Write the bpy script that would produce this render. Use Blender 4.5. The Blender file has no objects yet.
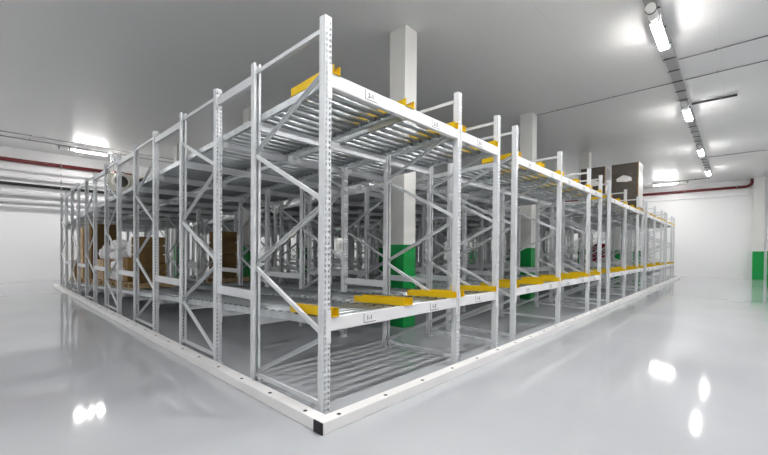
import bpy, bmesh, math, random
from mathutils import Vector, Matrix
random.seed(4)
SC = bpy.context.scene
COL = SC.collection
ORD = ['first','second','third','fourth','fifth','sixth','seventh','eighth','ninth','tenth','eleventh','twelfth',
       'thirteenth','fourteenth','fifteenth','sixteenth','seventeenth','eighteenth','nineteenth','twentieth']

# ------------------------------------------------------------------ materials
def mat(name, col, rough=.5, metal=0., noise=0., nscale=6., bump=0., bscale=60., spec=.5, stretch=None):
    m = bpy.data.materials.new(name); m.use_nodes = True
    nt = m.node_tree; b = nt.nodes['Principled BSDF']
    b.inputs['Base Color'].default_value = (*col, 1)
    b.inputs['Roughness'].default_value = rough
    b.inputs['Metallic'].default_value = metal
    b.inputs['Specular IOR Level'].default_value = spec
    if noise or bump:
        tc = nt.nodes.new('ShaderNodeTexCoord')
        src = tc.outputs['Object']
        if stretch:
            mp = nt.nodes.new('ShaderNodeMapping'); mp.inputs['Scale'].default_value = stretch
            nt.links.new(src, mp.inputs['Vector']); src = mp.outputs['Vector']
    if noise:
        n = nt.nodes.new('ShaderNodeTexNoise'); n.inputs['Scale'].default_value = nscale; n.inputs['Detail'].default_value = 5
        nt.links.new(src, n.inputs['Vector'])
        r = nt.nodes.new('ShaderNodeValToRGB')
        r.color_ramp.elements[0].position = .3; r.color_ramp.elements[1].position = .7
        r.color_ramp.elements[0].color = (*[c*(1-noise) for c in col], 1)
        r.color_ramp.elements[1].color = (*[min(1, c*(1+noise)) for c in col], 1)
        nt.links.new(n.outputs['Fac'], r.inputs['Fac']); nt.links.new(r.outputs['Color'], b.inputs['Base Color'])
    if bump:
        n2 = nt.nodes.new('ShaderNodeTexNoise'); n2.inputs['Scale'].default_value = bscale
        nt.links.new(src, n2.inputs['Vector'])
        bp = nt.nodes.new('ShaderNodeBump'); bp.inputs['Strength'].default_value = bump; bp.inputs['Distance'].default_value = .01
        nt.links.new(n2.outputs['Fac'], bp.inputs['Height']); nt.links.new(bp.outputs['Normal'], b.inputs['Normal'])
    return m
def emis(name, col, s):
    m = bpy.data.materials.new(name); m.use_nodes = True
    b = m.node_tree.nodes['Principled BSDF']
    b.inputs['Base Color'].default_value = (.9, .9, .9, 1)
    b.inputs['Emission Color'].default_value = (*col, 1); b.inputs['Emission Strength'].default_value = s
    return m
M = dict(
    post=mat('grey_painted_steel', (.66, .68, .70), .42, 0, .04, 3),
    white=mat('white_painted_steel', (.78, .78, .79), .4, 0, .02, 2),
    galv=mat('galvanised_steel', (.54, .57, .59), .38, .6, .14, 9),
    roller=mat('zinc_roller', (.36, .385, .395), .30, .85, .08, 5),
    black=mat('black_plastic', (.012, .012, .014), .45),
    dark=mat('dark_bearing', (.03, .04, .045), .5),
    ink=mat('black_ink', (.03, .03, .035), .6),
    yellow=mat('yellow_paint', (.74, .485, .001), .45, 0, .04, 4, spec=.3),
    rail=mat('white_rail_paint', (.84, .83, .82), .4, 0, .03, 2),
    column=mat('white_column_panel', (.74, .74, .71), .35, 0, .02, 1),
    green=mat('green_paint', (.002, .31, .06), .35, 0, .05, 2, spec=.35),
    red=mat('red_pipe_paint', (.15, .012, .014), .4, 0, .08, 3),
    redcrate=mat('red_plastic', (.35, .02, .03), .45, 0, .06, 3),
    pipe=mat('grey_insulated_pipe', (.78, .78, .79), .5),
    blackpipe=mat('black_foam_pipe', (.015, .014, .014), .7),
    conduit=mat('grey_conduit', (.30, .30, .31), .5),
    darkconduit=mat('dark_conduit', (.06, .06, .06), .5),
    tray=mat('grey_cable_tray', (.42, .42, .42), .45, .3),
    carton=mat('brown_cardboard', (.30, .18, .055), .8, 0, .12, 5),
    cartontan=mat('tan_cardboard', (.52, .37, .22), .8, 0, .1, 5),
    cartondark=mat('dark_brown_and_shaded_cardboard', (.16, .095, .03), .8, 0, .12, 5),  # dark brown; on the five-high stack it stands in for shade
    tape=mat('brown_tape', (.16, .08, .02), .4),
    wood=mat('pallet_wood', (.42, .30, .17), .8, 0, .2, 9, stretch=(1, 6, 6)),
    sack=mat('white_sack', (.80, .79, .80), .6, 0, .05, 6, .4, 14),
    load=mat('grey_brown_wrapped_goods', (.085, .070, .058), .35, 0, .3, 2.2, .3, 6),
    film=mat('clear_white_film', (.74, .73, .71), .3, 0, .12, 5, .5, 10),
    plastic=mat('white_plastic', (.82, .82, .80), .4),
    fanwhite=mat('cream_fan_housing', (.82, .80, .72), .4),
    fan=mat('dark_fan_blade', (.11, .10, .085), .5),
    lamp=emis('lamp_diffuser', (1., .985, .97), 56.),
)
def add_grid_lines(m, axis, pitch, width, dark):
    """panel joints in a wall or ceiling, as thin darker lines every pitch metres"""
    nt = m.node_tree; b = nt.nodes['Principled BSDF']
    tc = nt.nodes.new('ShaderNodeTexCoord'); sp = nt.nodes.new('ShaderNodeSeparateXYZ')
    nt.links.new(tc.outputs['Object'], sp.inputs[0])
    def op(o, a, bb):
        n = nt.nodes.new('ShaderNodeMath'); n.operation = o
        for i, v in enumerate((a, bb)):
            if v is None: continue
            if isinstance(v, (int, float)): n.inputs[i].default_value = v
            else: nt.links.new(v, n.inputs[i])
        return n.outputs[0]
    q = op('ABSOLUTE', op('SUBTRACT', op('FRACT', op('DIVIDE', sp.outputs[axis], pitch), None), .5), None)
    f = op('GREATER_THAN', q, .5 - width/pitch/2)
    mx = nt.nodes.new('ShaderNodeMix'); mx.data_type = 'RGBA'
    c = b.inputs['Base Color'].default_value[:]
    mx.inputs['A'].default_value = c; mx.inputs['B'].default_value = (c[0]*dark, c[1]*dark, c[2]*dark, 1)
    nt.links.new(f, mx.inputs['Factor']); nt.links.new(mx.outputs['Result'], b.inputs['Base Color'])
M['wall'] = mat('white_wall_panel', (.90, .90, .905), .35); 
M['ceil'] = mat('white_ceiling_panel', (.84, .84, .83), .30, spec=.3); add_grid_lines(M['ceil'], 1, 1.18, .006, .88)
def floor_mat():
    m = mat('grey_epoxy_floor', (.42, .44, .46), .16, 0, 0, spec=.32)
    nt = m.node_tree; b = nt.nodes['Principled BSDF']
    tc = nt.nodes.new('ShaderNodeTexCoord')
    n = nt.nodes.new('ShaderNodeTexNoise'); n.inputs['Scale'].default_value = .5; n.inputs['Detail'].default_value = 7
    nt.links.new(tc.outputs['Object'], n.inputs['Vector'])
    r = nt.nodes.new('ShaderNodeValToRGB')
    r.color_ramp.elements[0].position = .3; r.color_ramp.elements[1].position = .7
    r.color_ramp.elements[0].color = (.43, .445, .47, 1); r.color_ramp.elements[1].color = (.48, .495, .515, 1)
    nt.links.new(n.outputs['Fac'], r.inputs['Fac']); nt.links.new(r.outputs['Color'], b.inputs['Base Color'])
    mr = nt.nodes.new('ShaderNodeMapRange'); mr.inputs['To Min'].default_value = .045; mr.inputs['To Max'].default_value = .085
    nt.links.new(n.outputs['Fac'], mr.inputs['Value']); nt.links.new(mr.outputs['Result'], b.inputs['Roughness'])
    n2 = nt.nodes.new('ShaderNodeTexNoise'); n2.inputs['Scale'].default_value = 2.2
    nt.links.new(tc.outputs['Object'], n2.inputs['Vector'])
    bp = nt.nodes.new('ShaderNodeBump'); bp.inputs['Strength'].default_value = .012; bp.inputs['Distance'].default_value = .01
    nt.links.new(n2.outputs['Fac'], bp.inputs['Height']); nt.links.new(bp.outputs['Normal'], b.inputs['Normal'])
    return m
M['floor'] = floor_mat()

# ------------------------------------------------------------------ mesh helpers
def bx(bm, x0, x1, y0, y1, z0, z1, bev=0., mi=0):
    vs = [bm.verts.new(p) for p in ((x0,y0,z0),(x1,y0,z0),(x1,y1,z0),(x0,y1,z0),(x0,y0,z1),(x1,y0,z1),(x1,y1,z1),(x0,y1,z1))]
    fs = [bm.faces.new([vs[i] for i in f]) for f in ((0,3,2,1),(4,5,6,7),(0,1,5,4),(1,2,6,5),(2,3,7,6),(3,0,4,7))]
    for f in fs: f.material_index = mi
    if bev:
        es = list({e for f in fs for e in f.edges})
        r = bmesh.ops.bevel(bm, geom=es, offset=bev, segments=2, affect='EDGES', profile=.7)
        for f in r['faces']: f.material_index = mi
def sweep(bm, prof, p0, p1, up, mi=0):
    """extrude closed profile [(u,v)] from p0 to p1; u = side axis, v = up axis"""
    p0, p1 = Vector(p0), Vector(p1); d = (p1-p0).normalized()
    up = Vector(up); side = d.cross(up).normalized(); vv = side.cross(d).normalized()
    a = [bm.verts.new(p0 + side*u + vv*v) for u, v in prof]; b = [bm.verts.new(p1 + side*u + vv*v) for u, v in prof]
    n = len(prof); fs = []
    for i in range(n): fs.append(bm.faces.new((a[i], a[(i+1) % n], b[(i+1) % n], b[i])))
    fs.append(bm.faces.new(a[::-1])); fs.append(bm.faces.new(b))
    for f in fs: f.material_index = mi
def cyl(bm, p0, p1, r, n=12, mi=0, r2=None):
    p0, p1 = Vector(p0), Vector(p1); d = (p1-p0).normalized()
    up = Vector((0,0,1)) if abs(d.z) < .9 else Vector((1,0,0))
    s = d.cross(up).normalized(); t = s.cross(d)
    r2 = r if r2 is None else r2
    a = [bm.verts.new(p0 + (s*math.cos(k*2*math.pi/n) + t*math.sin(k*2*math.pi/n))*r) for k in range(n)]
    b = [bm.verts.new(p1 + (s*math.cos(k*2*math.pi/n) + t*math.sin(k*2*math.pi/n))*r2) for k in range(n)]
    for i in range(n):
        f = bm.faces.new((a[i], a[(i+1) % n], b[(i+1) % n], b[i])); f.smooth = True; f.material_index = mi
    for c in (a[::-1], b):
        f = bm.faces.new(c); f.material_index = mi
def tube(bm, pts, r, n=12, mi=0):
    """smooth tube along a polyline"""
    pts = [Vector(p) for p in pts]; rings = []
    for i, p in enumerate(pts):
        d = (pts[min(i+1, len(pts)-1)] - pts[max(i-1, 0)]).normalized()
        up = Vector((0,0,1)) if abs(d.z) < .9 else Vector((1,0,0))
        s = d.cross(up).normalized(); t = s.cross(d)
        rings.append([bm.verts.new(p + (s*math.cos(k*2*math.pi/n) + t*math.sin(k*2*math.pi/n))*r) for k in range(n)])
    for a, b in zip(rings, rings[1:]):
        for i in range(n):
            f = bm.faces.new((a[i], a[(i+1) % n], b[(i+1) % n], b[i])); f.smooth = True; f.material_index = mi
    bm.faces.new(rings[0][::-1]); bm.faces.new(rings[-1])
def C_prof(w, h, t):           # C channel profile open to +u
    return [(-w/2,-h/2),(w/2,-h/2),(w/2,-h/2+t),(-w/2+t,-h/2+t),(-w/2+t,h/2-t),(w/2,h/2-t),(w/2,h/2),(-w/2,h/2)]
def mesh(name, bm, *mats):
    bmesh.ops.recalc_face_normals(bm, faces=bm.faces[:])
    me = bpy.data.meshes.new(name); bm.to_mesh(me); bm.free()
    for m in mats: me.materials.append(M[m])
    return me
def ob(name, me, parent=None, loc=(0,0,0)):
    o = bpy.data.objects.new(name, me); COL.objects.link(o); o.location = loc
    if parent: o.parent = parent
    return o
def empty(name, loc=(0,0,0)):
    o = bpy.data.objects.new(name, None); COL.objects.link(o); o.location = loc; o.empty_display_size = .1
    return o
def tag(o, label, cat, group=None, kind=None):
    o['label'] = label; o['category'] = cat
    if group: o['group'] = group
    o['kind'] = kind or 'thing'
    n = len(label.replace('-', ' ').split())
    if n > 15: print('LONG', n, label)
    return o
def struct(name, me, loc=(0,0,0)):
    o = ob(name, me, None, loc); o['kind'] = 'structure'; return o
def copy_tree(o, parent=None):
    c = o.copy(); COL.objects.link(c)
    if parent: c.parent = parent
    for ch in list(o.children): copy_tree(ch, c)
    return c
def BM(): return bmesh.new()

# ------------------------------------------------------------------ dimensions (metres)
ROOM = dict(x0=-7.5, x1=28.8, y0=-10.5, y1=20.3, h=5.85)
H_POST = 3.574; DEP = 1.33; PW = .038          # half post width
BLOCKS = [[.038, 2.215, 3.33], [3.97, 6.13, 8.25, 9.34], [10.3, 12.45, 14.6, 15.68], [16.4, 18.55, 20.7, 21.8], [22.4, 24.6, 25.7]]
YF = [0., 2.25, 4.82, 7.44, 10.06, 12.66, 15.22]
SLOPE = .04
ZR = {1: .888, 2: 3.083}                      # roller top at the front of each level
def zr(l, y): return ZR[l] - SLOPE*y
LINES = [x for b in BLOCKS for x in b]

# ------------------------------------------------------------------ room shell
def room():
    x0, x1, y0, y1, h = (ROOM[k] for k in ('x0', 'x1', 'y0', 'y1', 'h')); t = .15
    for name, b, m in (('floor', (x0,x1,y0,y1,-.2,0), 'floor'), ('ceiling', (x0,x1,y0,y1,h,h+.2), 'ceil'),
                       ('wall_back', (x0-t,x1+t,y1,y1+t,0,h), 'wall'), ('wall_right', (x1,x1+t,y0,y1,0,h), 'wall'),
                       ('wall_left', (x0-t,x0,y0,y1,0,h), 'wall'), ('wall_front', (x0-t,x1+t,y0-t,y0,0,h), 'wall')):
        bm = BM(); bx(bm, *b); struct(name, mesh(name, bm, m))
    bm = BM(); bx(bm, x0, x1, y1-.025, y1-.001, .0005, .10, .004); struct('baseboard_back', mesh('baseboard_back', bm, 'wall'))
    bm = BM(); bx(bm, x1-.025, x1-.001, y0, y1-.03, .0005, .10, .004); struct('baseboard_right', mesh('baseboard_right', bm, 'wall'))
    bm = BM(); bx(bm, x1-.14, x1-.001, -3.33, y1-.2, 4.93, 5.14, .01); struct('trim_1', mesh('trim_1', bm, 'wall'))
room()

def column(x0, x1, y0, y1, label):
    h = ROOM['h']; t = empty('support_column', ((x0+x1)/2, (y0+y1)/2, 0))
    tag(t, label, 'column', 'white columns with green bases')
    w, d = (x1-x0)/2, (y1-y0)/2
    bm = BM(); bx(bm, -w, w, -d, d, 1.62, h-.001, .012); ob('shaft', mesh('column_shaft', bm, 'column'), t)
    bm = BM(); bx(bm, -w-.004, w+.004, -d-.004, d+.004, .001, 1.62, .012); g = ob('green_base', mesh('column_base', bm, 'green'), t)
    g['label'] = 'green painted base'
KW = ['first', 'second', 'third', 'fourth', 'fifth']
for k in range(5):
    for m in range(3):
        x, y = 3.5 + 6.17*k, 2.03 + 6.2*m
        if x > 27: x = 27.9
        if k == 3: x -= .04
        row = ('front', 'middle', 'rear')[m]
        column(x, x+.36, y, y+.40, 'square white column with green base, %s from the left in the %s column row' % (KW[k], row))
column(28.05, 28.5, -3.8, -3.34, 'white green-based column under the red pipe elbow by the right wall')
column(21.95, 22.4, -4.1, -3.68, 'white column with green base cut by the right edge of view')

# ------------------------------------------------------------------ upright frames
def post_mesh(sign):
    """perforated omega post; web at y=0, flanges towards sign*y"""
    bm = BM(); t = .0035; D = .075; pitch = .05; hh = .026
    xs = [-PW, -.028, -.012, .012, .028, PW]
    zs = [0.008]
    z = .05
    while z + hh < H_POST - .01:
        zs += [z, z+hh]; z += pitch
    zs.append(H_POST)
    holes = {(c, r) for r in range(1, len(zs)-1, 2) for c in (1, 3)}
    g = [[bm.verts.new((x, 0, zz)) for x in xs] for zz in zs]
    for r in range(len(zs)-1):
        for c in range(5):
            if (c, r) in holes: continue
            bm.faces.new((g[r][c], g[r][c+1], g[r+1][c+1], g[r+1][c]))
    # flanges with the shallow step of the profile, and inward lips
    for s in (-1, 1):
        path = [(s*PW, .03), (s*(PW+.004), .036), (s*(PW+.004), D), (s*.0155, D)]
        prev = [g[0][0 if s < 0 else 5], g[-1][0 if s < 0 else 5]]
        for (px, py) in path:
            cur = [bm.verts.new((px, sign*py, zs[0])), bm.verts.new((px, sign*py, zs[-1]))]
            if len(prev) == 2 and prev[0] is g[0][0 if s < 0 else 5]:
                col = [g[r][0 if s < 0 else 5] for r in range(len(zs))]
                bm.faces.new(col + [cur[1], cur[0]])
            else: bm.faces.new((prev[0], prev[1], cur[1], cur[0]))
            prev = cur
    bmesh.ops.recalc_face_normals(bm, faces=bm.faces[:])
    bmesh.ops.solidify(bm, geom=bm.faces[:], thickness=t)
    return mesh('post', bm, 'post')
POST = {1: post_mesh(1), -1: post_mesh(-1)}
def plate_mesh():
    bm = BM(); bx(bm, -.06, .06, -.02, .10, .001, .008, .002)
    for x in (-.05, .05): cyl(bm, (x, .04, .008), (x, .04, .02), .009, 6)
    return mesh('base_plate', bm, 'galv')
PLATE = plate_mesh()
NODES = [(1,.10),(0,.72),(1,1.32),(0,1.93),(1,2.57),(0,3.12)]     # (rear?, z) of the zigzag
def brace_segments(flip):
    seg = []; ya, yb = .055, DEP-.055
    f = (lambda r: (ya if r else yb)) if flip else (lambda r: (yb if r else ya))
    for (r0, z0), (r1, z1) in zip(NODES, NODES[1:]):
        seg.append(((0, f(r0), z0+.02), (0, f(r1), z1-.02)))
    seg.append(((0, ya, .10), (0, yb, .10))); seg.append(((0, ya, H_POST-.10), (0, yb, H_POST-.10)))
    return seg
def brace_mesh(a, b):
    bm = BM(); sweep(bm, C_prof(.028, .040, .004), a, b, (0, -.01, 1) if abs(a[2]-b[2]) < .01 else (0, 0, 1)); return mesh('brace', bm, 'post')
BR = {f: [brace_mesh(*s) for s in brace_segments(f)] for f in (0, 1)}
def frame_proto(flip):
    t = empty('upright_frame')
    ob('post', POST[1], t); ob('post', POST[-1], t, (0, DEP, 0))
    ob('base_plate', PLATE, t); p = ob('base_plate', PLATE, t, (0, DEP, 0)); p.rotation_euler.z = math.pi
    for me in BR[flip]: ob('brace', me, t)
    return t
def joined(t, name):
    """one mesh of a whole thing, for copies too small to show parts"""
    bm = BM(); mats = []
    for c in t.children:
        me = c.data.copy(); me.transform(c.matrix_basis)
        off = []
        for m in me.materials:
            if m not in mats: mats.append(m)
            off.append(mats.index(m))
        for p in me.polygons: p.material_index = off[p.material_index]
        bm.from_mesh(me); bpy.data.meshes.remove(me)
    out = bpy.data.meshes.new(name); bm.to_mesh(out); bm.free()
    for m in mats: out.materials.append(m)
    return out
FP = {f: frame_proto(f) for f in (0, 1)}; FJ = {f: joined(FP[f], 'upright_frame_far') for f in (0, 1)}
used = set()
DEEP = ['frontmost', 'second deep', 'third deep', 'fourth deep', 'fifth deep', 'sixth deep', 'rearmost']
for i, x in enumerate(LINES):
    for j, y in enumerate(YF):
        f = j % 2
        if x > 16 and j > 4: continue
        if x > 16: t = ob('upright_frame', FJ[f])
        elif f in used: t = copy_tree(FP[f])
        else: t = FP[f]; used.add(f)
        t.location = (x, y, 0)
        if i == 0: lab = 'grey perforated upright frame with zigzag bracing on the rack left side, %s' % DEEP[j]
        else: lab = 'grey perforated upright frame with zigzag bracing, %s line from the left side, %s' % (ORD[i], DEEP[j])
        tag(t, lab, 'rack frame', 'upright frames of the pallet racking')

# ------------------------------------------------------------------ ties between the frames
def tie_mesh(L, h, w, name):
    bm = BM(); bx(bm, -w/2, w/2, .006, L-.006, -h/2, h/2, .005)
    return mesh(name, bm, 'post')
def tieplate_mesh(h):
    bm = BM(); bx(bm, -.036, .036, .001, .006, -h/2-.02, h/2+.02, .0015)
    for z in (-h/2-.008, h/2+.008): cyl(bm, (0, .006, z), (0, .014, z), .008, 6)
    return mesh('end_plate', bm, 'post')
TPL = tieplate_mesh(.10)
GAPS = [(YF[j]+DEP, YF[j+1]) for j in range(6)]
TIE = {}
for i, x in enumerate(LINES):
    for j, (a, b) in enumerate(GAPS):
        if x > 16 and j > 2: continue
        for kind, z in (('upper', 3.41), ('lower', .98)):
            key = round(b-a, 3)
            if key not in TIE: TIE[key] = tie_mesh(b-a, .10, .05, 'tie_bar')
            t = empty('tie_bar', (x, a, z)) if x < 10 else ob('tie_bar', TIE[key], None, (x, a, z))
            if x < 10:
                ob('bar', TIE[key], t); ob('end_plate', TPL, t)
                e = ob('end_plate', TPL, t, (0, b-a, 0)); e.rotation_euler.z = math.pi
            line = 'rack outer left side' if i == 0 else '%s frame line from left' % ORD[i]
            tag(t, '%s grey tie bar, %s, between %s and %s frames deep' % (kind, line, ORD[j], ORD[j+1]), 'tie bar', 'tie bars between upright frames')

# ------------------------------------------------------------------ text marks
def text_mesh(s, size, loc):
    cu = bpy.data.curves.new('t', 'FONT'); cu.body = s; cu.size = size; cu.extrude = .0006; cu.offset = .0011
    o = bpy.data.objects.new('t', cu); COL.objects.link(o)
    bpy.context.view_layer.update()
    me = bpy.data.meshes.new_from_object(o.evaluated_get(bpy.context.evaluated_depsgraph_get()))
    bpy.data.objects.remove(o); bpy.data.curves.remove(cu)
    me.transform(Matrix.Translation(loc) @ Matrix.Rotation(math.pi/2, 4, 'X'))
    me.name = 'position_number'; me.materials.clear(); me.materials.append(M['ink'])
    return me

# ------------------------------------------------------------------ load beams
def connector_mesh(s, h, front):
    """L shaped beam end connector, plate against the post web and a return along the beam end"""
    bm = BM()
    y0 = -.006 if front else -.005
    x0, x1 = sorted((s*.0, s*-.048))
    bx(bm, x0, x1, y0-.0, -.0005, -h/2, h/2, .001)
    x0, x1 = sorted((s*.001, s*.006))
    bx(bm, x0, x1, y0, .05, -h/2, h/2, .001)
    for z in (-.1, 0, .1):
        cyl(bm, (s*-.03, y0, z), (s*-.03, y0-.006, z), .006, 6)
    return mesh('end_connector', bm, 'white' if front else 'post')
CON = {(s, f): connector_mesh(s, .30 if f else .22, f) for s in (-1, 1) for f in (0, 1)}
def clip_mesh():
    bm = BM(); bx(bm, -.035, .035, -.006, -.001, -.075, .0, .0015); bx(bm, -.035, .035, -.005, .02, .0, .004, .001)
    return mesh('rail_clip', bm, 'white')
CLIP = clip_mesh()
def lanes_of(a, b):
    """rail spans (x0, x1) of the lanes in the bay between frame lines a and b"""
    L, R = a + .062, b - .062
    if b - a > 1.6:
        m = (a + b)/2 + .05
        return [(L, m - .075), (m + .075, R)]
    return [(L, R)]
def front_beam_mesh(w):
    bm = BM()
    prof = [(0,0),(.058,0),(.058,.092),(.034,.104),(.034,.127),(0,.127)]       # stepped box beam, (y, z)
    a = [bm.verts.new((.007, y, z)) for y, z in prof]; b = [bm.verts.new((w-.007, y, z)) for y, z in prof]
    n = len(prof)
    for i in range(n): bm.faces.new((a[i], b[i], b[(i+1) % n], a[(i+1) % n]))
    bm.faces.new(a); bm.faces.new(b[::-1])
    bmesh.ops.bevel(bm, geom=[e for e in bm.edges if abs((e.verts[0].co-e.verts[1].co).x) > .1], offset=.005, segments=2, affect='EDGES')
    return mesh('front_beam', bm, 'white')
def inner_beam_mesh(w):
    bm = BM(); sweep(bm, C_prof(.05, .10, .004), (.007, .028, -.05), (w-.007, .028, -.05), (0, 0, 1)); return mesh('cross_beam', bm, 'post')
bayno = 0; lane_no = 0; LANES = []
BAYW = []
for bi, b in enumerate(BLOCKS):
    for a, c in zip(b, b[1:]): BAYW.append((bi, a, c))
beam_cache = {}
for n, (bi, a, c) in enumerate(BAYW):
    w = c - a - 2*PW; lanes = lanes_of(a, c)
    for lane in lanes:
        lane_no += 1; LANES.append((bi, lane_no, a, c, lane))
    for lv in (1, 2):
        for j, yf in enumerate(YF):
            for e in (0, 1):
                if bi > 2 and j > 2: continue
                y = yf + (0 if e == 0 else DEP)
                front = (j == 0 and e == 0)
                if front:
                    t = ob('load_beam', front_beam_mesh(w), None, (a+PW, .002, ZR[lv]+.005-.127))
                    for s, xx in ((1, 0), (-1, w)):
                        ob('end_connector', CON[(s, 1)], t, (xx, .0, .045))
                    marks = []
                    for lane in lanes:
                        no = LANES[[l[4] for l in LANES].index(lane)][1]
                        s = '%d-%d' % (lv, no); marks.append(s)
                        x = (lane[0]+lane[1])/2 - a - PW - .02
                        ob('position_number', text_mesh(s, .062, (x - .045, -.0008, .045)), t)
                        bm = BM(); bx(bm, x-.085, x-.079, -.001, .0, .02, .112); bx(bm, x-.085, x+.085, -.001, .0, .02, .026)
                        ob('number_bracket', mesh('number_bracket', bm, 'ink'), t)
                    tag(t, 'white %s level front beam of the %s bay from the near corner' % (('lower', 'upper')[lv-1], ORD[n]),
                        'beam', 'white front beams of the racking')
                    continue
                key = (n,)
                if key not in beam_cache: beam_cache[key] = inner_beam_mesh(w)
                t = ob('cross_beam', beam_cache[key], None, (a+PW, y if e == 0 else y, zr(lv, y)-.0865))
                if e == 1: t.location.y = y - .002; t.rotation_euler.z = math.pi; t.location.x = c - PW
                else: t.location.y = y + .002
                if bi < 2 and j < 5:
                    for s, xx in ((1, 0), (-1, w)): ob('end_connector', CON[(s, 0)], t, (xx, .0, -.05))
                    for lane in lanes:
                        for xr in lane:
                            u = xr - a - PW if e == 0 else (c - PW) - xr
                            u = min(max(u, .05), w-.05)
                            ob('rail_clip', CLIP, t, (u, 0, 0))
                pos = 2*j + e
                tag(t, 'grey cross beam under the %s rollers, %s bay from left, %s from front' % (('lower', 'upper')[lv-1], ORD[n], ORD[pos]),
                    'beam', 'cross beams under the roller lanes')

# ------------------------------------------------------------------ roller lanes
LEN = 16.38; Y0 = .072; ANG = -math.atan(SLOPE)
def rail_mesh(s):
    bm = BM(); sweep(bm, C_prof(.034, .072, .004), (0, 0, -.048), (0, LEN, -.048), (0, 0, 1))
    if s < 0:
        for v in bm.verts: v.co.x = -v.co.x
    return mesh('side_rail', bm, 'galv')
RAIL = {s: rail_mesh(s) for s in (-1, 1)}
def roller_mesh(w, far=False):
    bm = BM(); n = 8 if far else 12
    cyl(bm, (-w/2+.034, 0, 0), (w/2-.034, 0, 0), .030, n, 0)
    if not far:
        for s in (-1, 1):
            cyl(bm, (s*(w/2-.034), 0, 0), (s*(w/2-.017), 0, 0), .021, 8, 1)
            bx(bm, *sorted((s*(w/2-.026), s*(w/2-.014))), -.022, .022, -.02, .027, 0, 1)
    return mesh('roller', bm, 'roller', 'dark')
RM = {}
PITCH = .15; NROLL = int((LEN-.1)/PITCH)
def lane_far(w):
    bm = BM()
    for s in (-1, 1): sweep(bm, C_prof(.034, .072, .004), (s*w/2, 0, -.048), (s*w/2, LEN, -.048), (0, 0, 1))
    for k in range(NROLL): cyl(bm, (-w/2+.03, .08+k*PITCH, -.03), (w/2-.03, .08+k*PITCH, -.03), .030, 8, 1)
    return mesh('roller_lane_far', bm, 'galv', 'roller')
LF = {}
SIDE = ['first', 'second', 'third', 'fourth', 'fifth', 'sixth', 'seventh', 'eighth']
for (bi, no, a, c, (xa, xb)) in LANES:
    w = round(xb - xa, 3); xc = (xa+xb)/2
    for lv in (1, 2):
        lname = ('lower', 'upper')[lv-1]
        lab = '%s level steel roller lane, %s from the near corner' % (lname, ORD[no-1] if no <= 20 else 'last')
        if bi < 2:
            t = empty('roller_lane', (xc, Y0, zr(lv, Y0))); t.rotation_euler.x = ANG
            ob('side_rail', RAIL[1], t, (-w/2, 0, 0)); ob('side_rail', RAIL[-1], t, (w/2, 0, 0))
            if w not in RM: RM[w] = roller_mesh(w)
            for k in range(100): ob('roller', RM[w], t, (0, .08+k*PITCH, -.030))
            bm = BM()
            for k in range(100, NROLL): cyl(bm, (-w/2+.03, .08+k*PITCH, -.03), (w/2-.03, .08+k*PITCH, -.03), .030, 8)
            o = ob('roller', mesh('rear_rollers', bm, 'roller'), t); o['kind'] = 'stuff'
        else:
            if w not in LF: LF[w] = lane_far(w)
            t = ob('roller_lane', LF[w], None, (xc, Y0, zr(lv, Y0))); t.rotation_euler.x = ANG
        tag(t, lab, 'roller conveyor', 'roller lanes in the racking')

# ------------------------------------------------------------------ yellow pallet guides
GH = .079
def guide_mesh(w):
    GL = .82 if w > .1 else (.68 if w < .0805 else .77)
    bm = BM(); t = .005
    prof = [(-w/2,0),(w/2,0),(w/2,GH),(w/2-.016,GH),(w/2-.016,GH-t),(w/2-t,GH-t),(w/2-t,t),(-w/2+t,t),(-w/2+t,GH-t),(-w/2+.016,GH-t),(-w/2+.016,GH),(-w/2,GH)]
    sweep(bm, prof, (0, 0, 0), (0, GL, 0), (0, 0, 1))
    return mesh('guide_channel', bm, 'yellow')
def bolt_mesh():
    bm = BM(); cyl(bm, (0,0,.005), (0,0,.016), .011, 6); return mesh('bolt', bm, 'galv')
GM = {}; BOLT = bolt_mesh()
def guide(x, w, lv, label):
    if w not in GM: GM[w] = guide_mesh(w)
    y = -.010
    t = ob('pallet_guide', GM[w], None, (x, y, zr(lv, y)+.0052)); t.rotation_euler.x = ANG
    for yy in (.12, .56):
        b = ob('bolt', BOLT, t, (0, yy, 0)); b['label'] = 'grey bolt'
    tag(t, label, 'pallet guide', 'yellow pallet entry guides')
for n, (bi, a, c) in enumerate(BAYW):
    for lv in (1, 2):
        ln = ('lower', 'upper')[lv-1]
        base = 'yellow pallet guide, %s level front, ' % ln
        guide(a+.094, .080, lv, base + 'left end of the %s bay from near corner' % ORD[n])
        if c - a > 1.6: guide((a+c)/2+.05, .148, lv, base + 'middle of the %s bay from near corner' % ORD[n])
        guide(c-.094, .081, lv, base + 'right end of the %s bay from near corner' % ORD[n])

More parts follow.
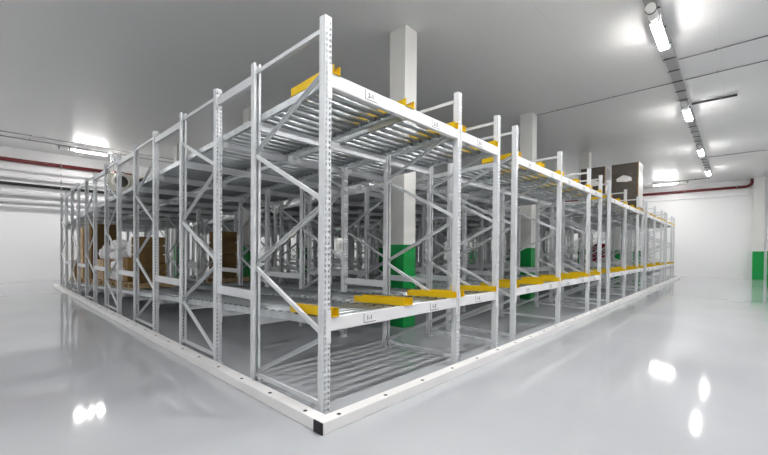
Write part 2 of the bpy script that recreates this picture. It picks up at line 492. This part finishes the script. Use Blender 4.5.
# ------------------------------------------------------------------ floor guard rails
def anchor_mesh():
    bm = BM(); cyl(bm, (0,0,0), (0,0,.0025), .019, 12); return mesh('anchor_cap', bm, 'black')
ANC = anchor_mesh()
def guard(name, x0, x1, y0, y1, pts, label, cap=None):
    t = empty(name, ((x0+x1)/2, (y0+y1)/2, 0)); cx, cy = t.location.x, t.location.y
    bm = BM(); bx(bm, x0-cx, x1-cx, y0-cy, y1-cy, .001, .102, .008); ob('rail_body', mesh('rail_body', bm, 'rail'), t)
    for p in pts: ob('anchor_cap', ANC, t, (p[0]-cx, p[1]-cy, .1015))
    if cap:
        bm = BM(); bx(bm, cap[0]-cx, cap[1]-cx, cap[2]-cy, cap[3]-cy, .002, .101, .004); o = ob('end_cap', mesh('end_cap', bm, 'black'), t); o['label'] = 'black end cap'
    tag(t, label, 'guard rail', 'white floor guard rails')
guard('guard_rail', -.195, -.075, -.128, 16.75, [(-.15, .055+.588*k) for k in range(28)], 'white steel floor guard rail along the left side of the racking')
guard('guard_rail', -.19, 26.3, -.25, -.13, [(.011+.586*k, -.205) for k in range(45)], 'white steel floor guard rail along the loading front, black end cap',
      (-.202, -.19, -.249, -.131))

# ------------------------------------------------------------------ goods on the lanes
def pallet_mesh():
    out = {}
    bm = BM()
    for k in range(5): bx(bm, -.4+.175*k, -.4+.175*k+.1, -.5, .5, .115, .135, .003)
    out['deck'] = mesh('deck_boards', bm, 'wood')
    bm = BM(); bx(bm, -.4, .4, -.05, .05, .022, .115, .004); out['bearer'] = mesh('bearer', bm, 'wood')
    bm = BM()
    for k in range(3): bx(bm, -.4+.35*k, -.4+.35*k+.1, -.5, .5, 0, .022, .003)
    out['skid'] = mesh('skid_boards', bm, 'wood')
    return out
PM = pallet_mesh()
def pallet(x, y, lv, label):
    t = empty('wooden_pallet', (x, y, zr(lv, y)+.001)); t.rotation_euler.x = ANG
    ob('deck', PM['deck'], t); ob('skid', PM['skid'], t)
    for k in (-1, 0, 1): ob('bearer', PM['bearer'], t, (0, .44*k, 0))
    tag(t, label, 'pallet', 'wooden pallets in the racking')
    return zr(lv, y)+.136+.02
CM = {}
def carton(x, y, z, sx, sy, sz, m, label, group):
    k = (sx, sy, sz, m)
    if k not in CM:
        bm = BM(); bx(bm, -sx/2, sx/2, -sy/2, sy/2, .02, sz, .006); bx(bm, -sx/2+.03, sx/2-.03, -sy/2+.03, sy/2-.03, 0, .021)
        body = mesh('carton_body', bm, m)
        bm = BM(); bx(bm, -sx/2-.0008, sx/2+.0008, -.025, .025, sz-.08, sz+.0008)
        tape = mesh('tape', bm, 'tape')
        hs = []
        for s in (-1, 1):
            bm = BM(); bx(bm, *sorted((s*sx/2, s*(sx/2+.0008))), -.045, .045, sz*.55, sz*.68); hs.append(mesh('hand_hole', bm, 'dark'))
        CM[k] = (body, tape, hs)
    b, tp, hh = CM[k]
    t = ob('cardboard_carton', b, None, (x, y, z)); t.rotation_euler.z = random.uniform(-.015, .015)
    ob('tape', tp, t)
    for h in hh: ob('hand_hole', h, t)
    tag(t, label, 'carton', group)
def sack_mesh(seed):
    random.seed(seed); bm = BM()
    bmesh.ops.create_icosphere(bm, subdivisions=3, radius=1)
    for v in bm.verts:
        x, y, z = v.co
        p = (abs(x)**4 + abs(y)**4 + abs(z)**4)**.25
        v.co = v.co/p
        k = 1 + .05*math.sin(5*x+seed) + .05*math.sin(7*z+3*y+seed)
        v.co.x *= k; v.co.y *= 1 + .05*math.sin(6*z+seed*2)
        if v.co.z > .6: v.co.x *= .72; v.co.y *= .72; v.co.z += .12*math.sin(4*x+seed)
        v.co.z = (v.co.z + 1)/2
    for i in range(3):
        lo = min(v.co[i] for v in bm.verts); hi = max(v.co[i] for v in bm.verts)
        for v in bm.verts: v.co[i] = (v.co[i]-lo)/(hi-lo) if i == 2 else (v.co[i]-lo)/(hi-lo)*2-1
    for f in bm.faces: f.smooth = True
    return mesh('white_sack', bm, 'sack')
SK = [sack_mesh(s) for s in (1, 2, 3)]
def sack(x, y, z, sx, sy, sz, label):
    t = ob('white_sack', SK[random.randrange(3)], None, (x, y, z)); t.scale = (sx/2, sy/2, sz)
    tag(t, label, 'sack', 'white sacks among the cartons')
LAY = ['bottom', 'second', 'third', 'fourth', 'fifth', 'sixth', 'seventh', 'eighth']
L1, L2, L3 = .57, 1.70, 2.73       # lane centres of the first block
# stack of five brown cartons nearest to the camera
z = pallet(L1, 7.30, 1, 'wooden pallet under the five-high brown carton stack nearest the left side') 
for k in range(5):
    carton(.50, 7.05, z+k*.203,   .56, .40, .20, 'cartondark', 'brown carton, %s layer of the five-high stack on the nearest loaded pallet' % LAY[k], 'cartons in the five-high stack')  # darker colour carries the shade on the unlit front of the stack
for k in range(2):
    carton(.80, 7.55, z+k*.203, .34, .38, .20, 'carton', 'brown carton, %s layer of the short stack behind the five-high one' % LAY[k], 'cartons in the short inner stack')
    carton(.38, 7.58, z+k*.273, .42, .44, .27, 'carton', 'lighter brown carton under white sacks behind the five-high stack, %s layer' % LAY[k], 'cartons under white sacks')
sack(.32, 7.52, z+.548, .26, .26, .46, 'white sack on cartons just behind the five-high stack, left one')
sack(.58, 7.60, z+.548, .24, .26, .44, 'white sack on cartons just behind the five-high stack, right one')
# pallet of white sacks
z = pallet(L1, 8.95, 1, 'wooden pallet carrying the tall heap of white sacks')
for r in range(4):
    for q in range(3):
        sack(.36 + (.02 if r % 2 else 0), 8.62+.32*q, z+r*.262, .32, .312, .258, 'white sack in the tall heap, %s layer, %s from the front' % (LAY[r], ORD[q]))
# cartons with sacks on top
z = pallet(L1, 10.4, 1, 'wooden pallet of tan cartons topped with two white sacks')
for k in range(2):
    for q in range(2):
        carton(.40, 10.12+.46*q, z+k*.283, .46, .44, .28, 'cartontan', 'tan carton under two white sacks, %s layer, %s from the front' % (LAY[k], ORD[q]), 'tan cartons under two white sacks')
sack(.34, 10.12, z+.57, .28, .30, .46, 'bottle-shaped white sack on tan cartons, nearer of two')
sack(.34, 10.56, z+.57, .30, .32, .36, 'short white sack on tan cartons, farther of two')
# tall stacks at the far left
for y, nm, m in ((12.3, 'nearer', 'cartondark'), (13.75, 'farther', 'cartontan')):
    z = pallet(L1, y, 1, 'wooden pallet under the %s tall carton stack at the far left' % nm)
    for k in range(5):
        carton(.56, y, z+k*.343, .68, .9, .34, m, 'large carton, %s layer of the %s tall stack at far left' % (LAY[k], nm), 'large cartons at the far left')
z = pallet(L1, 15.2, 1, 'wooden pallet at the rear end of the leftmost lower lane')
for k in range(2):
    for q in range(2):
        carton(.46, 14.97+.46*q, z+k*.303, .5, .44, .30, 'carton', 'brown carton on the rearmost pallet, %s layer, %s from the front' % (LAY[k], ORD[q]), 'cartons on the rearmost pallet')
# brown stack behind the second frame line
z = pallet(L3, 7.95, 1, 'wooden pallet under the brown stack before the middle row first column')
for k in range(4):
    carton(2.575, 7.93, z+k*.318, .42, .84, .315, 'cartondark', 'dark brown carton, %s layer of the stack before the middle row first column' % LAY[k], 'dark cartons in the third lane')
# red crates far away
def crate_mesh():
    bm = BM(); w, d, h, t = .3, .2, .22, .02
    bx(bm, -w, w, -d, d, 0, t); 
    for s in (-1, 1):
        bx(bm, *sorted((s*w, s*(w-t))), -d, d, t, h); bx(bm, -w+t, w-t, *sorted((s*d, s*(d-t))), t, h)
        bx(bm, *sorted((s*(w+.012), s*w)), -d, d, h-.03, h); bx(bm, -w, w, *sorted((s*(d+.012), s*d)), h-.03, h)
    return mesh('red_crate', bm, 'redcrate')
CR = crate_mesh()
for (x, y, nm) in ((22.93, 3.45, 'nearer'), (24.03, 3.20, 'farther')):
    z = pallet(x, y, 1, 'wooden pallet under the %s red crate stack' % nm)
    for k in range(5):
        t = ob('plastic_crate', CR, None, (x, y, z+k*.222)); tag(t, 'red plastic crate, %s layer of the %s red stack' % (LAY[k], nm), 'crate', 'red crates deep in the racking')
# two tall wrapped loads on the upper level
def load(y, label, plabel):
    x = 15.14; z = pallet(x, y, 2, plabel); h = 4.90 - z
    t = empty('wrapped_load', (x, y, z)); 
    bm = BM()
    for k in range(6): bx(bm, -.40, .40, -.44, .44, k*h/6+.002, (k+1)*h/6-.002, .012)
    ob('goods', mesh('stacked_goods', bm, 'load'), t)
    bm = BM()
    for s in (-1, 1):
        for u in (-1,):
            if s > 0: continue
            bx(bm, *sorted((s*.38, s*.412)), *sorted((u*.415, u*.452)), 0, h, .008)
    ob('edge_guard', mesh('edge_guard', bm, 'carton'), t)
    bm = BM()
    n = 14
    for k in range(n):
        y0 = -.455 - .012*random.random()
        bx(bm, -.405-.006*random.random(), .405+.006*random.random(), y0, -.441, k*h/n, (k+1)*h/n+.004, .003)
    o = ob('film_wrap', mesh('film_wrap', bm, 'film'), t); o['label'] = 'wrap film on the front face, whitened as if lit'  # wrap film; its white also stands in for light on the front
    bm = BM()
    pts = [(-.24, 1.0), (-.05, .98), (.26, 1.01), (.27, 1.11), (.18, 1.17), (.05, 1.24), (-.10, 1.20), (-.22, 1.13)]
    fr = [bm.verts.new((-.413, u, v)) for u, v in pts]; bk = [bm.verts.new((-.401, u, v)) for u, v in pts]
    bm.faces.new(fr); bm.faces.new(bk[::-1])
    for q in range(len(pts)): bm.faces.new((fr[q], bk[q], bk[(q+1) % len(pts)], fr[(q+1) % len(pts)]))
    o = ob('document_pouch', mesh('document_pouch', bm, 'film'), t); o['label'] = 'white paper patch'
    tag(t, label, 'wrapped load', 'tall wrapped loads on the upper level')
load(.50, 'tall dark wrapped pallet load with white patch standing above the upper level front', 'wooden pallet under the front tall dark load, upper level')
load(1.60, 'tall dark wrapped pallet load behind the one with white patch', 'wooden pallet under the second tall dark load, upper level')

# small white box on a frame inside the racking
t = empty('control_box', (LINES[1]-.042-.0605, YF[1]+.07, 1.47))
bm = BM(); bx(bm, -.06, .06, -.05, .0, 0, .24, .008); ob('housing', mesh('control_box', bm, 'plastic'), t)
bm = BM(); bx(bm, -.02, .02, -.056, -.05, .05, .19, .002); ob('cover', mesh('control_cover', bm, 'post'), t)
tag(t, 'small white electrical box fixed to an upright inside the racking', 'electrical box')

# ------------------------------------------------------------------ ceiling lamps, trunking, conduits
def lamp_proto():
    t = empty('ceiling_lamp')
    bm = BM(); bx(bm, -.56, .56, -.084, .084, .028, .07, .006)
    for s in (-1, 1): bx(bm, -.56, .56, *sorted((s*.0835, s*.079)), .004, .032, .001)  # side lips added to hold lamp light back from the ceiling
    ob('housing', mesh('lamp_housing', bm, 'white'), t)
    bm = BM(); bx(bm, -.55, .55, -.070, .070, -.022, .029, .014); ob('diffuser', mesh('lamp_diffuser', bm, 'lamp'), t)
    bm = BM(); cyl(bm, (-1.15, 0, .03), (-.60, 0, .03), .075, 16); ob('ballast_case', mesh('ballast_case', bm, 'plastic'), t)
    for x in (-1.06, -.72):
        bm = BM(); cyl(bm, (x-.015, 0, .03), (x+.015, 0, .03), .081, 16); ob('strap', mesh('strap', bm, 'darkconduit'), t)
    bm = BM()
    for x in (-1.06, -.72, -.45, .45): cyl(bm, (x, 0, .07), (x, 0, .104), .008, 6)
    ob('hanger', mesh('hanger', bm, 'conduit'), t)
    return t
LP = lamp_proto(); first = [True]
def lamp(x, y, rz, label, z=5.62):
    t = LP if first[0] else copy_tree(LP); first[0] = False
    t.location = (x, y, z); t.rotation_euler.z = rz
    tag(t, label, 'ceiling lamp', 'fluorescent ceiling lamps')
def trunk(x0, x1, y0, y1, label, straps=True):
    t = empty('cable_trunking', ((x0+x1)/2, (y0+y1)/2, 5.76)); cx, cy = t.location.x, t.location.y
    bm = BM(); bx(bm, x0-cx, x1-cx, y0-cy, y1-cy, -.035, .088, .006); ob('trunk', mesh('trunk', bm, 'tray'), t)
    lx = x1-x0 > y1-y0; n = int(max(x1-x0, y1-y0)/.75)
    sb = BM(); sb_w = .02
    if lx: bx(sb, -.015, .015, y0-cy-.02, y1-cy+.02, -.055, -.036, .002)
    else: bx(sb, x0-cx-.02, x1-cx+.02, -.015, .015, -.055, -.036, .002)
    sm = mesh('strap', sb, 'darkconduit')
    for k in range(min(n, 95)):
        u = .4 + .75*k
        ob('strap', sm, t, (x0-cx+u, 0, 0) if lx else (0, y0-cy+u, 0))
    tag(t, label, 'cable trunking', 'cable trunking on the ceiling')
trunk(-6.5, 24.4, -1.63, -1.45, 'grey cable trunking above the lamp row over the loading aisle')
W = ['nearest', 'second', 'third', 'farthest']
for k, x in enumerate((6.82, 12.45, 18.2, 23.6)):
    lamp(x, -1.54, 0, 'lit fluorescent lamp on the trunking over the loading aisle, %s of four in view' % W[k])
for k, x in enumerate((3.9, 1.2, -1.6, -4.4)): lamp(x, -1.54, 0, 'added unseen lamp over the loading aisle near corner, %s back from nearest in view' % ORD[k])  # extra lamps outside the view, added to raise the brightness
for k, x in enumerate((-4.5, 1.15, 6.8, 12.4, 18.0, 23.6)):  # leftmost one is out of view, added to brighten wall and floor
    lamp(x, 17.72, 0, 'lit fluorescent lamp by the back wall, %s from the left' % ORD[k])
for k, y in enumerate((.55, 6.2, 11.8)):
    lamp(26.12, y, math.pi/2, 'lit fluorescent lamp by the right wall, %s from the loading aisle' % ORD[k])
for k, y in enumerate((6.0, 14.0)):
    lamp(-5.0, y, math.pi/2, 'added unseen lamp over the left aisle, %s from the front' % ORD[k])  # unseen pair, added for more light from the left
for k, x in enumerate((3.6, 9.2, 14.8, 20.4)):
    lamp(x, -7.0, 0, 'added unseen lamp over the open floor at right, %s from the left' % ORD[k])  # unseen row, added to brighten the floor on the right
def run(name, pts, r, m, label, cat, group=None, clamps=None):
    o = Vector(pts[0]); t = empty(name, o)
    bm = BM(); tube(bm, [Vector(p)-o for p in pts], r); ob('tube', mesh(name, bm, m), t)
    if clamps:
        d = (Vector(pts[1])-o); L = d.length; d = d/L
        bm = BM(); cyl(bm, (0,0,0), d*.04, r*1.45, 12); cyl(bm, d*.02, d*.02+Vector(clamps[1]), .008, 6); me = mesh('clamp', bm, 'conduit')
        k = .6
        while k < L-.2:
            ob('clamp', me, t, d*k); k += clamps[0]
    tag(t, label, cat, group)
CE = ROOM['h']; G = 'thin conduits under the ceiling'
run('conduit', [(-7.4, 17.15, CE-.05), (28.7, 17.15, CE-.05)], .016, 'conduit', 'nearer of two thin conduits crossing the ceiling near the back wall', 'conduit', G, (1.5, (0,0,.045)))
run('conduit', [(-7.4, 17.72, CE-.10), (28.7, 17.72, CE-.10)], .022, 'conduit', 'farther of two thin conduits near the back wall, holding the lamps', 'conduit', G, (1.5, (0,0,.09)))
run('conduit', [(26.12, -1.5, CE-.10), (26.12, 17.0, CE-.10)], .022, 'conduit', 'thin conduit holding the lamps by the right wall', 'conduit', G, (1.5, (0,0,.09)))
run('conduit', [(20.3, -1.66, CE-.03), (20.3, -10.4, CE-.03)], .014, 'conduit', 'thin conduit running right from the far end of the lamp row', 'conduit', G, (1.5, (0,0,.029)))
run('conduit', [(9.95, -1.66, CE-.03), (9.95, -10.4, CE-.03)], .012, 'conduit', 'second thin conduit running right from the lamp row', 'conduit', G, (1.5, (0,0,.029)))
run('conduit', [(9.95, 2.0, CE-.03), (9.95, -1.40, CE-.03)], .012, 'conduit', 'thin conduit on the ceiling from the second front column to the lamp row', 'conduit', G, (1.5, (0,0,.029)))
run('conduit', [(8.6, -1.66, CE-.03), (8.6, -10.4, CE-.03)], .014, 'conduit', 'thin conduit running right from the lamp row, nearest the camera', 'conduit', G, (1.5, (0,0,.029)))
run('conduit', [(12.0, -1.66, CE-.04), (12.0, -2.62, CE-.04)], .03, 'darkconduit', 'short thick dark conduit beside the second lamp', 'conduit', G, (1.5, (0,0,.029)))

# ------------------------------------------------------------------ pipes on the walls
YB = 20.13; GP = 'pipes along the back wall'
for z, r, m, lab in ((5.29, .085, 'red', 'dark red fire pipe high on the back wall'), (4.88, .035, 'pipe', 'thinnest grey pipe on the back wall, under the red one'),
                     (4.56, .06, 'pipe', 'grey pipe on the back wall between the thinnest pipe and black pipe'), (4.265, .065, 'blackpipe', 'black insulated pipe on the back wall'),
                     (3.88, .115, 'pipe', 'thickest grey pipe, just below the black pipe on the back wall'), (3.55, .09, 'pipe', 'second lowest grey pipe on the back wall'),
                     (3.31, .065, 'pipe', 'lowest grey pipe on the back wall')):
    run('wall_pipe', [(-7.4, YB, z), (27.9 if m != 'red' else 3.2, YB, z)], r, m, lab, 'pipe', GP, (2.4, (0, .1695, 0)))
el = [(28.62, 19.6, 5.42), (28.62, -3.0, 5.42)] + [(28.62, -3.0-.28*math.sin(a*math.pi/12), 5.42+.28*(1-math.cos(a*math.pi/12))) for a in range(1, 7)]
el[-1] = (28.62, -3.28, 5.70); el.append((28.62, -3.28, 5.84))
run('wall_pipe', el, .08, 'red', 'dark red pipe along the right wall with an elbow up at its end', 'pipe', None, (2.4, (.1795, 0, 0)))

# ------------------------------------------------------------------ evaporator with fans at the back
t = empty('air_cooler', (1.64, 17.0, 4.0))
bm = BM(); bx(bm, 0, 3.4, .08, .75, 0, .78, .02); ob('casing', mesh('casing', bm, 'fanwhite'), t)
bm = BM(); bx(bm, .05, 3.35, .1, .74, -.06, -.001, .01); ob('drip_tray', mesh('drip_tray', bm, 'galv'), t)
for k in range(4):
    cx = .47 + .81*k; cz = .44
    bm = BM(); N = 28
    ra = [(.36, .079), (.36, .0), (.27, -.07), (.25, -.06), (.25, .078)]
    rings = [[bm.verts.new((cx+r*math.cos(i*2*math.pi/N), y, cz+r*math.sin(i*2*math.pi/N))) for i in range(N)] for r, y in ra]
    for a_, b_ in zip(rings, rings[1:]):
        for i in range(N):
            f = bm.faces.new((a_[i], a_[(i+1) % N], b_[(i+1) % N], b_[i])); f.smooth = True
    sh = ob('fan_shroud', mesh('fan_shroud', bm, 'fanwhite'), t)
    bm = BM(); cyl(bm, (cx, -.03, cz), (cx, .06, cz), .07, 16)
    for q in range(5):
        a0 = q*2*math.pi/5
        pr = [(.06, a0, .0), (.235, a0-.1, .03), (.235, a0+.75, -.03), (.06, a0+.6, -.01)]
        vs = [bm.verts.new((cx+r*math.cos(a), .02+dy, cz+r*math.sin(a))) for r, a, dy in pr]
        vb = [bm.verts.new((v.co.x, v.co.y+.006, v.co.z)) for v in vs]
        bm.faces.new(vs); bm.faces.new(vb[::-1])
        for i in range(4): bm.faces.new((vs[i], vb[i], vb[(i+1) % 4], vs[(i+1) % 4]))
    cyl(bm, (cx, .07, cz), (cx, .0785, cz), .248, 28)
    ob('fan', mesh('fan', bm, 'fan'), sh)
bm = BM()
for x in (.2, 3.2):
    for y in (.2, .6): cyl(bm, (x, y, .78), (x, y, 1.849), .012, 8)
ob('hanging_rod', mesh('hanging_rod', bm, 'galv'), t)
tag(t, 'cream fan air cooler hanging behind the rear of the racking at left', 'air cooler')

# ------------------------------------------------------------------ camera, world, view
f, yaw, pitch, roll, sy, d, lat = CAMQ = (375.952112, 0.752930, -0.013279, 0.007561, 28.109481, 3.325625, -0.532280)
F = Vector((math.cos(yaw), math.sin(yaw), 0)); R = Vector((math.sin(yaw), -math.cos(yaw), 0)); U = Vector((0,0,1))
Cp = -(F*d + R*lat) + U*1.5
F2 = F*math.cos(pitch) + U*math.sin(pitch); U2 = U*math.cos(pitch) - F*math.sin(pitch)
er = R*math.cos(roll) + U2*math.sin(roll); eu = U2*math.cos(roll) - R*math.sin(roll)
cam = bpy.data.cameras.new('camera'); co = bpy.data.objects.new('camera', cam); COL.objects.link(co)
m3 = Matrix((er, eu, -F2)).transposed()
co.matrix_world = Matrix.Translation(Cp) @ m3.to_4x4()
cam.sensor_width = 36; cam.lens = f/768*36; cam.shift_y = sy/768; cam.clip_start = .05; cam.clip_end = 200
SC.camera = co
w = bpy.data.worlds.new('world'); SC.world = w; w.use_nodes = True
w.node_tree.nodes['Background'].inputs[0].default_value = (.9, .95, 1, 1); w.node_tree.nodes['Background'].inputs[1].default_value = .05
vs = SC.view_settings; vs.view_transform = 'Standard'; vs.look = 'None'; vs.gamma = 1; vs.use_curve_mapping = False; vs.exposure = 1.65
